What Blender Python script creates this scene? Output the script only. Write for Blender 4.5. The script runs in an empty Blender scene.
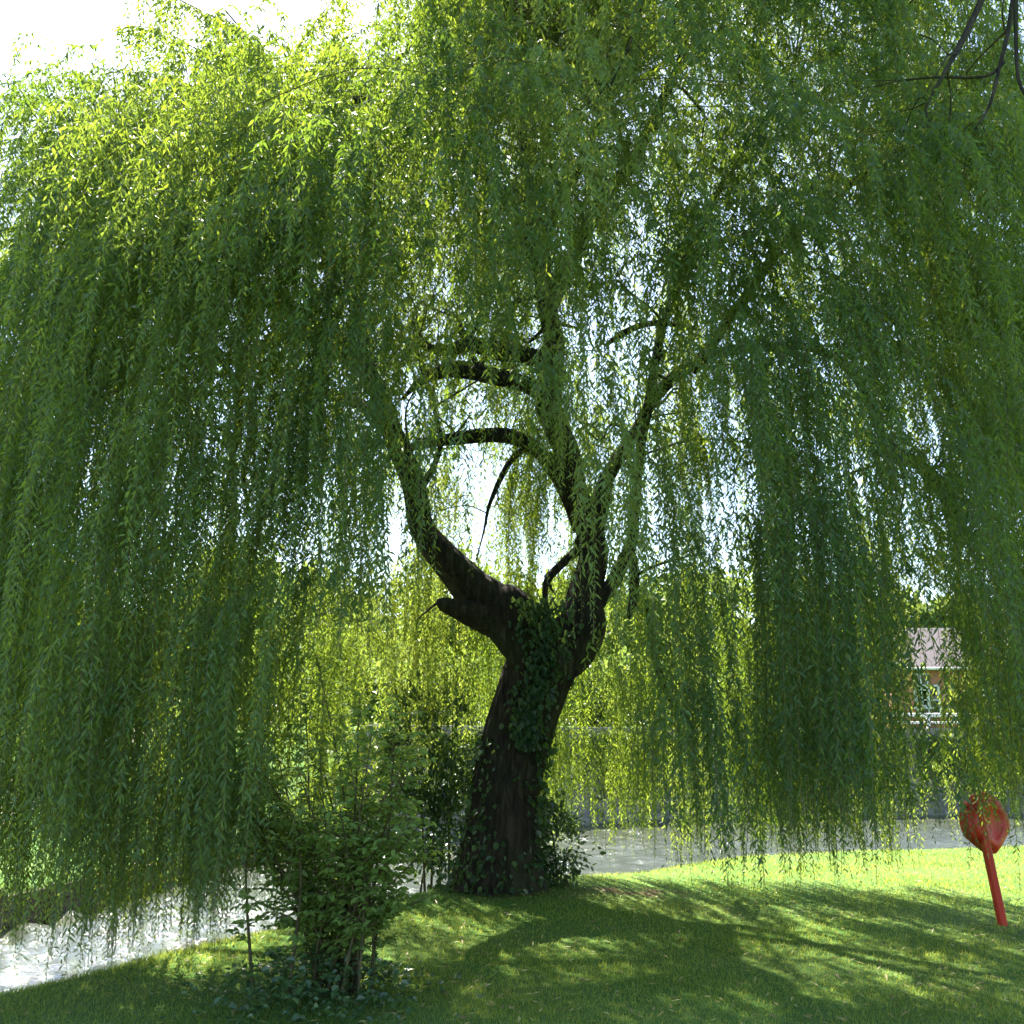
import bpy, math, random
import numpy as np

R = math.radians
rng = np.random.default_rng(11)
random.seed(5)
scene = bpy.context.scene
COL = scene.collection

# ------------------------------------------------------------------ camera frame (used to turn photo measurements into world points)
EYE = 1.6
PITCH = R(13.0)
F = 983.0
CP, SP = math.cos(PITCH), math.sin(PITCH)


def at(px, py, Y):
    """world point seen at photo position (px, py) at world depth Y"""
    dx, dz = (px - 512) / F, (512 - py) / F
    wy, wz = CP - dz * SP, SP + dz * CP
    s = Y / wy
    return np.array((dx * s, Y, EYE + wz * s))


def proj(P):
    """world points -> photo positions (array n x 2)"""
    x, y, z = P[:, 0], P[:, 1], P[:, 2] - EYE
    d = np.maximum(y * CP + z * SP, 0.05)
    v = -y * SP + z * CP
    return np.stack((512 + F * x / d, 512 - F * v / d), 1)


# ------------------------------------------------------------------ materials
def new_mat(name):
    m = bpy.data.materials.new(name)
    m.use_nodes = True
    nt = m.node_tree
    nt.nodes.clear()
    return m, nt, nt.nodes, nt.links


def out(N, L, sh, disp=None):
    o = N.new('ShaderNodeOutputMaterial')
    L.new(sh, o.inputs['Surface'])
    return o


def ramp(N, L, fac, stops):
    r = N.new('ShaderNodeValToRGB')
    els = r.color_ramp.elements
    while len(els) < len(stops):
        els.new(0.5)
    for e, (p, c) in zip(els, stops):
        e.position = p
        e.color = (*c, 1)
    L.new(fac, r.inputs['Fac'])
    return r.outputs['Color']


def noise(N, L, scale, detail=4, rough=0.55, vec=None, dist=0.0):
    n = N.new('ShaderNodeTexNoise')
    n.inputs['Scale'].default_value = scale
    n.inputs['Detail'].default_value = detail
    n.inputs['Roughness'].default_value = rough
    n.inputs['Distortion'].default_value = dist
    if vec is not None:
        L.new(vec, n.inputs['Vector'])
    return n.outputs['Fac']


def coords(N, L, scale=(1, 1, 1), kind='Object'):
    tc = N.new('ShaderNodeTexCoord')
    mp = N.new('ShaderNodeMapping')
    mp.inputs['Scale'].default_value = scale
    L.new(tc.outputs[kind], mp.inputs['Vector'])
    return mp.outputs['Vector']


def mix_col(N, L, fac, a, b, mode='MIX'):
    m = N.new('ShaderNodeMix')
    m.data_type = 'RGBA'
    m.blend_type = mode
    if isinstance(fac, float):
        m.inputs[0].default_value = fac
    else:
        L.new(fac, m.inputs[0])
    for s, v in ((6, a), (7, b)):
        if isinstance(v, tuple):
            m.inputs[s].default_value = (*v, 1)
        else:
            L.new(v, m.inputs[s])
    return m.outputs[2]


def bump(N, L, height, strength=0.4, dist=0.02):
    b = N.new('ShaderNodeBump')
    b.inputs['Strength'].default_value = strength
    b.inputs['Distance'].default_value = dist
    L.new(height, b.inputs['Height'])
    return b.outputs['Normal']


def principled(N, L, col, rough=0.7, normal=None, metallic=0.0, spec=0.5):
    p = N.new('ShaderNodeBsdfPrincipled')
    if isinstance(col, tuple):
        p.inputs['Base Color'].default_value = (*col, 1)
    else:
        L.new(col, p.inputs['Base Color'])
    p.inputs['Roughness'].default_value = rough
    p.inputs['Metallic'].default_value = metallic
    p.inputs['Specular IOR Level'].default_value = spec
    if normal is not None:
        L.new(normal, p.inputs['Normal'])
    return p


def leaf_mat(name, stops, trans, tmix=0.5, rough=0.45, spec=0.35):
    """thin leaf: each leaf carries its own 'tint' attribute (leaf tone; on the willow some painted glow and shade too)"""
    m, nt, N, L = new_mat(name)
    a = N.new('ShaderNodeAttribute')
    a.attribute_name = 'tint'
    col = ramp(N, L, a.outputs['Fac'], stops)
    tcol = ramp(N, L, a.outputs['Fac'], trans)
    p = principled(N, L, col, rough, None, 0, spec)
    t = N.new('ShaderNodeBsdfTranslucent')
    L.new(tcol, t.inputs['Color'])
    mx = N.new('ShaderNodeMixShader')
    mx.inputs[0].default_value = tmix
    L.new(p.outputs[0], mx.inputs[1])
    L.new(t.outputs[0], mx.inputs[2])
    out(N, L, mx.outputs[0])
    return m


M = {}
M['willow_leaf'] = leaf_mat('willow_leaf',
                            [(0.0, (0.042, 0.085, 0.034)), (0.5, (0.066, 0.122, 0.044)), (1.0, (0.110, 0.170, 0.060))],
                            [(0.0, (0.18, 0.29, 0.022)), (0.5, (0.31, 0.42, 0.030)), (1.0, (0.42, 0.50, 0.06))], 0.46, 0.5, 0.32)
M['shrub_leaf'] = leaf_mat('shrub_leaf',
                           [(0.0, (0.12, 0.20, 0.045)), (0.5, (0.175, 0.27, 0.065)), (1.0, (0.23, 0.31, 0.09))],
                           [(0.0, (0.20, 0.32, 0.035)), (1.0, (0.40, 0.48, 0.06))], 0.46, 0.5, 0.25)
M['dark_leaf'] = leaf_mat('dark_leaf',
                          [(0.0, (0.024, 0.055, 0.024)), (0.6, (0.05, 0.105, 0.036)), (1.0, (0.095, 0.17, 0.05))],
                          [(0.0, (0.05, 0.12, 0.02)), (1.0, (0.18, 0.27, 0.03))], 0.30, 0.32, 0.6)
M['far_leaf'] = leaf_mat('far_leaf',
                         [(0.0, (0.045, 0.085, 0.030)), (0.5, (0.07, 0.12, 0.035)), (1.0, (0.11, 0.16, 0.05))],
                         [(0.0, (0.14, 0.24, 0.04)), (1.0, (0.32, 0.40, 0.07))], 0.45, 0.5, 0.3)
M['grass_blade'] = leaf_mat('grass_blade',
                            [(0.0, (0.045, 0.105, 0.020)), (0.55, (0.072, 0.165, 0.028)), (1.0, (0.15, 0.23, 0.06))],
                            [(0.0, (0.22, 0.32, 0.03)), (1.0, (0.62, 0.64, 0.12))], 0.52, 0.45, 0.35)


M['dry_leaf'] = leaf_mat('dry_leaf', [(0.0, (0.16, 0.12, 0.05)), (0.5, (0.30, 0.25, 0.08)), (1.0, (0.42, 0.38, 0.14))], [(0.0, (0.2, 0.16, 0.04)), (1.0, (0.45, 0.42, 0.1))], 0.3)


def mat_bark():
    m, nt, N, L = new_mat('bark')
    v = coords(N, L, (6, 6, 1.2))
    n1 = noise(N, L, 3.0, 8, 0.65, v, 0.6)
    n2 = noise(N, L, 1.4, 3, 0.5, coords(N, L, (1, 1, 1)))
    c = ramp(N, L, n1, [(0.3, (0.012, 0.010, 0.008)), (0.52, (0.042, 0.034, 0.026)), (0.72, (0.105, 0.086, 0.066))])
    c = mix_col(N, L, ramp(N, L, n2, [(0.5, (0, 0, 0)), (0.72, (0.55, 0.55, 0.55))]), c, (0.05, 0.065, 0.025))
    p = principled(N, L, c, 0.9, bump(N, L, n1, 1.0, 0.07), 0, 0.2)
    out(N, L, p.outputs[0])
    return m


def mat_twig():
    m, nt, N, L = new_mat('twig')
    n = noise(N, L, 5, 3, 0.5, coords(N, L))
    c = ramp(N, L, n, [(0.3, (0.05, 0.042, 0.022)), (0.7, (0.12, 0.10, 0.045))])
    out(N, L, principled(N, L, c, 0.8, None, 0, 0.25).outputs[0])
    return m


def mat_ground():
    m, nt, N, L = new_mat('ground')
    v = coords(N, L, (1, 1, 1))
    big = noise(N, L, 0.55, 4, 0.6, v)
    fine = noise(N, L, 26, 6, 0.7, v)
    mid = noise(N, L, 3.2, 5, 0.6, v)
    g = ramp(N, L, fine, [(0.25, (0.036, 0.080, 0.018)), (0.5, (0.066, 0.142, 0.026)), (0.78, (0.135, 0.205, 0.050))])
    g2 = mix_col(N, L, ramp(N, L, big, [(0.42, (0, 0, 0)), (0.66, (0.6, 0.6, 0.6))]), g, (0.11, 0.15, 0.045))
    # bare, trodden earth near the tree and mud on the banks, held in a mesh attribute that the terrain carries
    a = N.new('ShaderNodeAttribute')
    a.attribute_name = 'earth'
    soil = ramp(N, L, mid, [(0.3, (0.060, 0.036, 0.022)), (0.7, (0.135, 0.090, 0.055))])
    add = N.new('ShaderNodeMath')
    add.operation = 'MULTIPLY_ADD'
    L.new(mid, add.inputs[0])
    add.inputs[1].default_value = 0.9
    add.inputs[2].default_value = -0.45
    sm = N.new('ShaderNodeMath')
    sm.operation = 'ADD'
    sm.use_clamp = True
    L.new(add.outputs[0], sm.inputs[0])
    L.new(a.outputs['Fac'], sm.inputs[1])
    msk = ramp(N, L, sm.outputs[0], [(0.40, (0, 0, 0)), (0.62, (1, 1, 1))])
    c = mix_col(N, L, msk, g2, soil)
    p = principled(N, L, c, 0.95, bump(N, L, fine, 0.7, 0.03), 0, 0.1)
    out(N, L, p.outputs[0])
    return m


def mat_water():
    m, nt, N, L = new_mat('water')
    v = coords(N, L, (1.0, 1.5, 1.0))
    n1 = noise(N, L, 3.5, 3, 0.55, v, 0.5)
    n2 = noise(N, L, 15.0, 4, 0.6, v, 0.3)
    ad = N.new('ShaderNodeMath')
    ad.operation = 'MULTIPLY_ADD'
    L.new(n2, ad.inputs[0])
    ad.inputs[1].default_value = 0.45
    L.new(n1, ad.inputs[2])
    p = principled(N, L, (0.045, 0.052, 0.036), 0.05, bump(N, L, ad.outputs[0], 0.5, 0.08), 0, 0.6)
    p.inputs['IOR'].default_value = 1.33
    out(N, L, p.outputs[0])
    return m


def mat_simple(name, stops, scale, rough=0.8, bs=0.3, vscale=(1, 1, 1), spec=0.3, detail=5):
    m, nt, N, L = new_mat(name)
    n = noise(N, L, scale, detail, 0.6, coords(N, L, vscale))
    c = ramp(N, L, n, stops)
    out(N, L, principled(N, L, c, rough, bump(N, L, n, bs, 0.01) if bs else None, 0, spec).outputs[0])
    return m


def mat_brick():
    m, nt, N, L = new_mat('brick')
    tc = N.new('ShaderNodeTexCoord')
    sp = N.new('ShaderNodeSeparateXYZ')
    L.new(tc.outputs['Object'], sp.inputs[0])
    ad = N.new('ShaderNodeMath')
    L.new(sp.outputs['X'], ad.inputs[0])
    L.new(sp.outputs['Y'], ad.inputs[1])
    cb = N.new('ShaderNodeCombineXYZ')
    L.new(ad.outputs[0], cb.inputs['X'])
    L.new(sp.outputs['Z'], cb.inputs['Y'])
    b = N.new('ShaderNodeTexBrick')
    b.inputs['Scale'].default_value = 4.4
    b.inputs['Color1'].default_value = (0.50, 0.17, 0.085, 1)
    b.inputs['Color2'].default_value = (0.42, 0.135, 0.07, 1)
    b.inputs['Mortar'].default_value = (0.33, 0.29, 0.25, 1)
    b.inputs['Mortar Size'].default_value = 0.018
    L.new(cb.outputs[0], b.inputs['Vector'])
    out(N, L, principled(N, L, b.outputs['Color'], 0.85, bump(N, L, b.outputs['Fac'], -0.3, 0.01)).outputs[0])
    return m


def mat_stone_wall():
    m, nt, N, L = new_mat('stone_wall')
    v = coords(N, L, (1.0, 1.0, 1.9))
    vo = N.new('ShaderNodeTexVoronoi')
    vo.inputs['Scale'].default_value = 4.2
    L.new(v, vo.inputs['Vector'])
    ed = N.new('ShaderNodeTexVoronoi')
    ed.feature = 'DISTANCE_TO_EDGE'
    ed.inputs['Scale'].default_value = 4.2
    L.new(v, ed.inputs['Vector'])
    n = noise(N, L, 8, 5, 0.6, coords(N, L))
    base = ramp(N, L, n, [(0.3, (0.15, 0.14, 0.115)), (0.7, (0.28, 0.26, 0.22))])
    bw = N.new('ShaderNodeRGBToBW')
    L.new(vo.outputs['Color'], bw.inputs[0])
    tone = mix_col(N, L, 0.4, base, ramp(N, L, bw.outputs[0], [(0.2, (0.14, 0.13, 0.11)), (0.8, (0.34, 0.32, 0.28))]), 'MIX')
    e = ramp(N, L, ed.outputs['Distance'], [(0.01, (0.65, 0.65, 0.65)), (0.05, (1, 1, 1))])
    c = mix_col(N, L, 1.0, tone, e, 'MULTIPLY')
    out(N, L, principled(N, L, c, 0.9, bump(N, L, e, 0.6, 0.03), 0, 0.2).outputs[0])
    return m


M['bark'] = mat_bark()
M['twig'] = mat_twig()
M['ground'] = mat_ground()
M['water'] = mat_water()
M['brick'] = mat_brick()
M['stone_wall'] = mat_stone_wall()
M['timber'] = mat_simple('weathered_timber', [(0.3, (0.045, 0.032, 0.022)), (0.7, (0.13, 0.10, 0.07))], 7, 0.9, 0.6, (0.4, 0.4, 4))
M['white_paint'] = mat_simple('white_paint', [(0.3, (0.70, 0.70, 0.69)), (0.8, (0.82, 0.82, 0.80))], 6, 0.5, 0.05)
M['slate'] = mat_simple('roof_tile', [(0.3, (0.040, 0.033, 0.036)), (0.7, (0.078, 0.062, 0.068))], 5, 0.75, 0.5, (1, 1, 5))
M['gravel'] = mat_simple('gravel', [(0.3, (0.33, 0.28, 0.21)), (0.7, (0.52, 0.46, 0.36))], 30, 0.95, 0.5)
M['red_plastic'] = mat_simple('red_plastic', [(0.25, (0.46, 0.020, 0.007)), (0.75, (0.60, 0.042, 0.014))], 4, 0.42, 0.06, spec=0.5)
M['red_post'] = mat_simple('red_post', [(0.25, (0.40, 0.030, 0.014)), (0.75, (0.54, 0.055, 0.025))], 8, 0.6, 0.1, (1, 1, 0.3))
M['white_ring'] = mat_simple('white_ring', [(0.3, (0.66, 0.66, 0.62)), (0.8, (0.80, 0.80, 0.77))], 9, 0.5, 0.05)
M['steel'] = mat_simple('steel', [(0.3, (0.30, 0.30, 0.30)), (0.7, (0.45, 0.45, 0.45))], 20, 0.4, 0.05, spec=0.7)
M['window_glass'] = None


def mat_glass():
    m, nt, N, L = new_mat('window_glass')
    n = noise(N, L, 1.2, 2, 0.5, coords(N, L))
    p = principled(N, L, ramp(N, L, n, [(0.3, (0.02, 0.025, 0.03)), (0.7, (0.06, 0.07, 0.08))]), 0.06, None, 0, 0.8)
    out(N, L, p.outputs[0])
    return m


M['window_glass'] = mat_glass()


# ------------------------------------------------------------------ mesh helpers
def make_mesh(name, V, face_sets, mats, smooth=False, tint=None, attr=None):
    """V (n,3); face_sets: list of (array of k-gons, material index)"""
    V = np.asarray(V, dtype=np.float32)
    me = bpy.data.meshes.new(name)
    me.vertices.add(len(V))
    me.vertices.foreach_set('co', V.ravel())
    loops, starts, midx, base = [], [], [], 0
    for fa, mi in face_sets:
        fa = np.asarray(fa, dtype=np.int32)
        if len(fa) == 0:
            continue
        k = fa.shape[1]
        loops.append(fa.ravel())
        starts.append(base + np.arange(len(fa), dtype=np.int32) * k)
        midx.append(np.full(len(fa), mi, dtype=np.int32))
        base += fa.size
    loops, starts, midx = np.concatenate(loops), np.concatenate(starts), np.concatenate(midx)
    me.loops.add(len(loops))
    me.loops.foreach_set('vertex_index', loops.astype(np.int32))
    me.polygons.add(len(starts))
    me.polygons.foreach_set('loop_start', starts.astype(np.int32))
    for mm in mats:
        me.materials.append(mm)
    me.polygons.foreach_set('material_index', midx)
    me.polygons.foreach_set('use_smooth', np.full(len(starts), bool(smooth)))
    if tint is not None:
        a = me.attributes.new('tint', 'FLOAT', 'FACE')
        t = np.full(len(starts), 0.5, dtype=np.float32)
        t[:len(tint)] = tint
        a.data.foreach_set('value', t)
    if attr is not None:
        a = me.attributes.new(attr[0], 'FLOAT', 'POINT')
        a.data.foreach_set('value', np.asarray(attr[1], dtype=np.float32))
    me.update(calc_edges=True)
    me.validate()
    return me


def tag(o, label=None, cat=None, group=None, kind=None):
    if label:
        o['label'] = label
    if cat:
        o['category'] = cat
    if group:
        o['group'] = group
    if kind:
        o['kind'] = kind
    return o


def obj(name, V, fsets, mats, parent=None, origin=(0, 0, 0), smooth=False, tint=None, attr=None):
    """V in world space; a child keeps its root's origin"""
    org = np.array(parent['_org']) if parent is not None else np.array(origin, dtype=float)
    if not isinstance(mats, (list, tuple)):
        mats = [mats]
    o = bpy.data.objects.new(name, make_mesh(name, np.asarray(V) - org, fsets, mats, smooth, tint, attr))
    COL.objects.link(o)
    o['_org'] = [float(q) for q in org]
    if parent is not None:
        o.parent = parent
    else:
        o.location = org
    return o


def thing(name, loc, label, cat, group=None):
    o = bpy.data.objects.new(name, None)
    o.empty_display_size = 0.2
    o.location = loc
    o['_org'] = [float(q) for q in loc]
    COL.objects.link(o)
    return tag(o, label, cat, group)


def catmull(P, step):
    P = np.asarray(P, dtype=float)
    Q = np.vstack((2 * P[0] - P[1], P, 2 * P[-1] - P[-2]))
    res = []
    for i in range(len(P) - 1):
        a, b, c, d = Q[i], Q[i + 1], Q[i + 2], Q[i + 3]
        n = max(2, int(np.linalg.norm(c[:3] - b[:3]) / step))
        t = np.linspace(0, 1, n, endpoint=False)[:, None]
        res.append(0.5 * (2 * b + (c - a) * t + (2 * a - 5 * b + 4 * c - d) * t ** 2 + (3 * b - a - 3 * c + d) * t ** 3))
    res.append(P[-1:])
    return np.vstack(res)


class MB:
    """collects tubes, boxes ... into one mesh"""

    def __init__(s):
        s.V, s.Q, s.T, s.n = [], [], [], 0

    def add(s, V, quads=(), tris=()):
        s.V.append(np.asarray(V, dtype=float))
        if len(quads):
            s.Q.append(np.asarray(quads) + s.n)
        if len(tris):
            s.T.append(np.asarray(tris) + s.n)
        s.n += len(V)

    def tube(s, path, rad, sides=8, rough=0.0, seed=0, ridges=0.0, cap=True):
        P = np.asarray(path, dtype=float)
        rad = np.asarray(rad, dtype=float) * np.ones(len(P))
        T = np.gradient(P, axis=0)
        T /= np.linalg.norm(T, axis=1)[:, None] + 1e-9
        up = np.array((1.0, 0, 0)) if abs(T[0][0]) < 0.8 else np.array((0, 1.0, 0))
        ang = np.linspace(0, 2 * math.pi, sides, endpoint=False)
        r = np.random.default_rng(seed)
        ph = r.uniform(0, 6.28, 8)
        out_ = []
        for i in range(len(P)):
            a = up - T[i] * up.dot(T[i])
            a /= np.linalg.norm(a) + 1e-9
            b = np.cross(T[i], a)
            up = a
            k = 1.0
            if rough or ridges:
                k = 1 + rough * (np.sin(2 * ang + ph[0] + i * .23) + .7 * np.sin(3 * ang + ph[1] - i * .17) + .5 * np.sin(5 * ang + ph[2] + i * .31))
                k = k + ridges * np.abs(np.sin(4.5 * ang + ph[3] + .35 * math.sin(i * .21 + ph[4]))) + ridges * .6 * np.sin(13 * ang + ph[5] + .9 * math.sin(i * .4))
            rr = rad[i] * k
            out_.append(P[i] + np.outer(np.cos(ang) * rr, a) + np.outer(np.sin(ang) * rr, b))
        V = np.vstack(out_)
        n, m = sides, len(P)
        i0 = (np.arange(m - 1)[:, None] * n + np.arange(n)[None, :]).ravel()
        i1 = (np.arange(m - 1)[:, None] * n + (np.arange(n)[None, :] + 1) % n).ravel()
        q = np.stack((i0, i1, i1 + n, i0 + n), 1)
        tris = []
        if cap:
            V = np.vstack((V, P[:1], P[-1:]))
            c0, c1 = n * m, n * m + 1
            for j in range(n):
                tris.append((c0, (j + 1) % n, j))
                tris.append((c1, (m - 1) * n + j, (m - 1) * n + (j + 1) % n))
        s.add(V, q, tris)

    def box(s, c, size, rz=0.0, bev=0.0, axes=None):
        """box with chamfered edges: c centre, size full extents"""
        hx, hy, hz = (q / 2 for q in size)
        b = min(bev, hx * .45, hy * .45, hz * .45) if bev else 0.0
        if b <= 0:
            V = np.array([(x, y, z) for z in (-hz, hz) for x, y in ((-hx, -hy), (hx, -hy), (hx, hy), (-hx, hy))])
            q = [(3, 2, 1, 0), (4, 5, 6, 7), (0, 1, 5, 4), (1, 2, 6, 5), (2, 3, 7, 6), (3, 0, 4, 7)]
            tr = []
        else:
            rings = []
            for z, o in ((-hz, b), (-hz + b, 0), (hz - b, 0), (hz, b)):
                X, Y = hx - o, hy - o
                e = b if o == 0 else b
                rings.append([(-X + e, -Y, z), (X - e, -Y, z), (X, -Y + e, z), (X, Y - e, z), (X - e, Y, z), (-X + e, Y, z), (-X, Y - e, z), (-X, -Y + e, z)])
            V = np.array([p for r_ in rings for p in r_])
            q = []
            for k in range(3):
                for j in range(8):
                    q.append((k * 8 + j, k * 8 + (j + 1) % 8, (k + 1) * 8 + (j + 1) % 8, (k + 1) * 8 + j))
            q += [(7, 2, 1, 0), (7, 6, 3, 2), (6, 5, 4, 3)] + [(24 + 0, 24 + 1, 24 + 2, 24 + 7), (24 + 7, 24 + 2, 24 + 3, 24 + 6), (24 + 6, 24 + 3, 24 + 4, 24 + 5)]
            tr = []
        if axes is not None:
            V = V @ np.asarray(axes)
        ca, sa = math.cos(rz), math.sin(rz)
        V = np.stack((V[:, 0] * ca - V[:, 1] * sa, V[:, 0] * sa + V[:, 1] * ca, V[:, 2]), 1) + np.asarray(c)
        s.add(V, q, tr)

    def build(s, name, mat, parent=None, origin=(0, 0, 0), smooth=False):
        fs = []
        if s.Q:
            fs.append((np.vstack(s.Q), 0))
        if s.T:
            fs.append((np.vstack(s.T), 0))
        return obj(name, np.vstack(s.V), fs, mat, parent, origin, smooth)


def leaf_quads(P, D, length, width, fold_rng, roll=None):
    """one kite-shaped leaf per row: base P, direction D (unit), returns verts and quads"""
    n = len(P)
    if roll is None:
        rv = fold_rng.normal(size=(n, 3))
    else:
        rv = roll
    S = np.cross(D, rv)
    S /= np.linalg.norm(S, axis=1)[:, None] + 1e-9
    l, w = length[:, None], width[:, None]
    mid = P + D * l * 0.42
    tip = P + D * l
    tip[:, 2] -= length * 0.10
    V = np.stack((P, mid + S * w * .5, tip, mid - S * w * .5), 1).reshape(-1, 3)
    Q = np.arange(4 * n, dtype=np.int32).reshape(n, 4)
    return V, Q


def unit(A):
    return A / (np.linalg.norm(A, axis=-1, keepdims=True) + 1e-9)


# ------------------------------------------------------------------ the river and the lie of the land
WATER = -0.62
NEAR = np.array([(-8.2, 1.0), (-5.7, 5.2), (-4.0, 7.9), (-2.75, 10.1), (-1.2, 12.4), (0.9, 13.7), (2.6, 15.6), (5.0, 17.0), (8.0, 17.6), (14, 18.4), (24, 20), (60, 26)])
FAR = np.array([(-14.0, 1.0), (-8.6, 7.2), (-6.15, 11.2), (-5.75, 13.2), (-4.9, 17.5), (-3.0, 22.0), (0.0, 26.0), (4.0, 29.0), (10.0, 30.5), (20, 31.5), (60, 36)])


def signed(P, line):
    """distance to the polyline, positive on its left-hand side"""
    best = np.full(len(P), 1e9)
    sgn = np.zeros(len(P))
    for a, b in zip(line[:-1], line[1:]):
        d = b - a
        t = np.clip(((P - a) @ d) / d.dot(d), 0, 1)
        c = a + t[:, None] * d
        v = P - c
        dist = np.linalg.norm(v, axis=1)
        s = np.sign(d[0] * v[:, 1] - d[1] * v[:, 0])
        m = dist < best - 1e-9
        best[m] = dist[m]
        sgn[m] = s[m]
    return best * sgn


def sstep(x, a, b):
    t = np.clip((x - a) / (b - a), 0, 1)
    return t * t * (3 - 2 * t)


def terrain(P):
    """height of the ground at P (n,2)"""
    dn = -signed(P, NEAR)                      # > 0 on the lawn
    df = signed(P, FAR)                        # > 0 on the far bank
    x, y = P[:, 0], P[:, 1]
    lawn = 0.03 * np.sin(x * .7 + 1) * np.sin(y * .45) + 0.10 * np.exp(-((x - .1) ** 2 + (y - 11) ** 2) / 3.0) - 0.012 * np.maximum(x - 2, 0)
    bed = -1.5
    z = bed + (lawn - bed) * sstep(dn, -0.9, 1.25)
    top = -0.24 + 1.99 * sstep(y, 17.5, 24) + 0.02 * np.maximum(df - 3, 0) * (y < 400)
    top = np.minimum(top, 3.2)
    zf = bed + (top - bed) * sstep(df, 0.12, 0.42)
    return np.where(df > 0, zf, z), dn, df


def axis_vals(lo, hi, flo, fhi, fine, grow=1.18):
    v = list(np.arange(flo, fhi + 1e-6, fine))
    s = fine
    while v[-1] < hi:
        s *= grow
        v.append(v[-1] + s)
    s = fine
    while v[0] > lo:
        s *= grow
        v.insert(0, v[0] - s)
    return np.array(v)


gx = axis_vals(-400, 400, -13, 16, 0.16)
gy = axis_vals(-60, 900, 1, 34, 0.16)
GX, GY = np.meshgrid(gx, gy)
GP = np.stack((GX.ravel(), GY.ravel()), 1)
gz, gdn, gdf = terrain(GP)
nx, ny = len(gx), len(gy)
ii = (np.arange(ny - 1)[:, None] * nx + np.arange(nx - 1)[None, :]).ravel()
gq = np.stack((ii, ii + 1, ii + 1 + nx, ii + nx), 1)
earth = np.zeros(len(GP))
earth += 0.42 * np.exp(-(((GP[:, 0] - 1.55) / .85) ** 2 + ((GP[:, 1] - 11.0) / .55) ** 2) ** 2)
earth += 0.55 * np.exp(-(((GP[:, 0] - 0.0) / 1.0) ** 2 + ((GP[:, 1] - 10.7) / .8) ** 2))
earth = np.maximum(earth, sstep(-gz, 0.35, 0.6) * (gdf < 0.6))
earth = np.clip(earth, 0, 1)
ground = obj('ground', np.column_stack((GP, gz)), [(gq, 0)], M['ground'], smooth=True, attr=('earth', earth))
tag(ground, kind='structure')

wx, wy = axis_vals(-120, 120, -9, 14, .075, 1.25), axis_vals(-40, 60, 5, 30, .075, 1.25)
WX, WY = np.meshgrid(wx, wy)
rw = np.random.default_rng(3)
WZ = np.zeros_like(WX)
for k in range(34):
    wl = rw.uniform(.26, 1.1)
    a_ = rw.normal(.9, .75)
    kk = 2 * math.pi / wl
    WZ += .088 / kk * np.sin(kk * (WX * math.cos(a_) + WY * math.sin(a_)) + rw.uniform(0, 6.3) + .6 * np.sin(WX * rw.uniform(.5, 1.5) + WY * rw.uniform(.5, 1.5)))
near_w = (WX > -9.2) & (WX < 14.2) & (WY > 4.8) & (WY < 30.2)
WZ = np.where(near_w, WZ * (1 - .60 * sstep(WY, 12.5, 16)), 0) + WATER
ii = (np.arange(len(wy) - 1)[:, None] * len(wx) + np.arange(len(wx) - 1)[None, :]).ravel()
river = obj('river_water', np.stack((WX.ravel(), WY.ravel(), WZ.ravel()), 1), [(np.stack((ii, ii + 1, ii + 1 + len(wx), ii + len(wx)), 1), 0)], M['water'], smooth=True)
tag(river, kind='structure')


def height(x, y):
    return float(terrain(np.array([[x, y]]))[0][0])


# ------------------------------------------------------------------ grass blades on the lawn and its banks
def grass():
    n = 420000
    Y = 4.6 + (19.0 - 4.6) * rng.random(n) ** 1.55
    X = (rng.random(n) * 2 - 1) * (Y * 0.60 + 1.2)
    P = np.stack((X, Y), 1)
    z, dn, df = terrain(P)
    keep = (df < 0) & (z > -0.50) & (dn > -0.2)
    e = 0.85 * np.exp(-(((X - 1.55) / .85) ** 2 + ((Y - 11.0) / .55) ** 2) ** 2) + 0.5 * np.exp(-(((X) / 1.0) ** 2 + ((Y - 10.7) / .8) ** 2))
    keep &= rng.random(n) > e * 0.9
    patch = .5 + .5 * np.sin(X * 2.1 + np.sin(Y * 1.7)) * np.sin(Y * 2.6 + 1.3 * np.sin(X * 1.1))
    keep &= rng.random(n) < .45 + .55 * patch
    P, z, dn, X, Y, patch = P[keep], z[keep], dn[keep], X[keep], Y[keep], patch[keep]
    n = len(P)
    rough = sstep(-dn, -1.5, -0.2)
    h = rng.uniform(.016, .038, n) * (1 + 3.6 * rough * rng.random(n) ** 2) * (0.8 + .5 * patch)
    w = rng.uniform(.0045, .008, n) * (0.8 + Y * .045)
    a = rng.uniform(0, 6.283, n)
    lean = rng.normal(0, .45, (n, 2)) * h[:, None]
    base = np.column_stack((X, Y, z - .004))
    s = np.stack((np.cos(a), np.sin(a), np.zeros(n)), 1) * w[:, None] * .5
    tip = base + np.column_stack((lean, h))
    V = np.stack((base - s, base + s, tip), 1).reshape(-1, 3)
    Tn = np.clip(rng.normal(.42, .2, n) + .18 * (1 - patch), 0, 1)
    o = obj('grass', V, [(np.arange(3 * n).reshape(n, 3), 0)], M['grass_blade'], tint=Tn)
    tag(o, kind='stuff')


grass()


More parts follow.
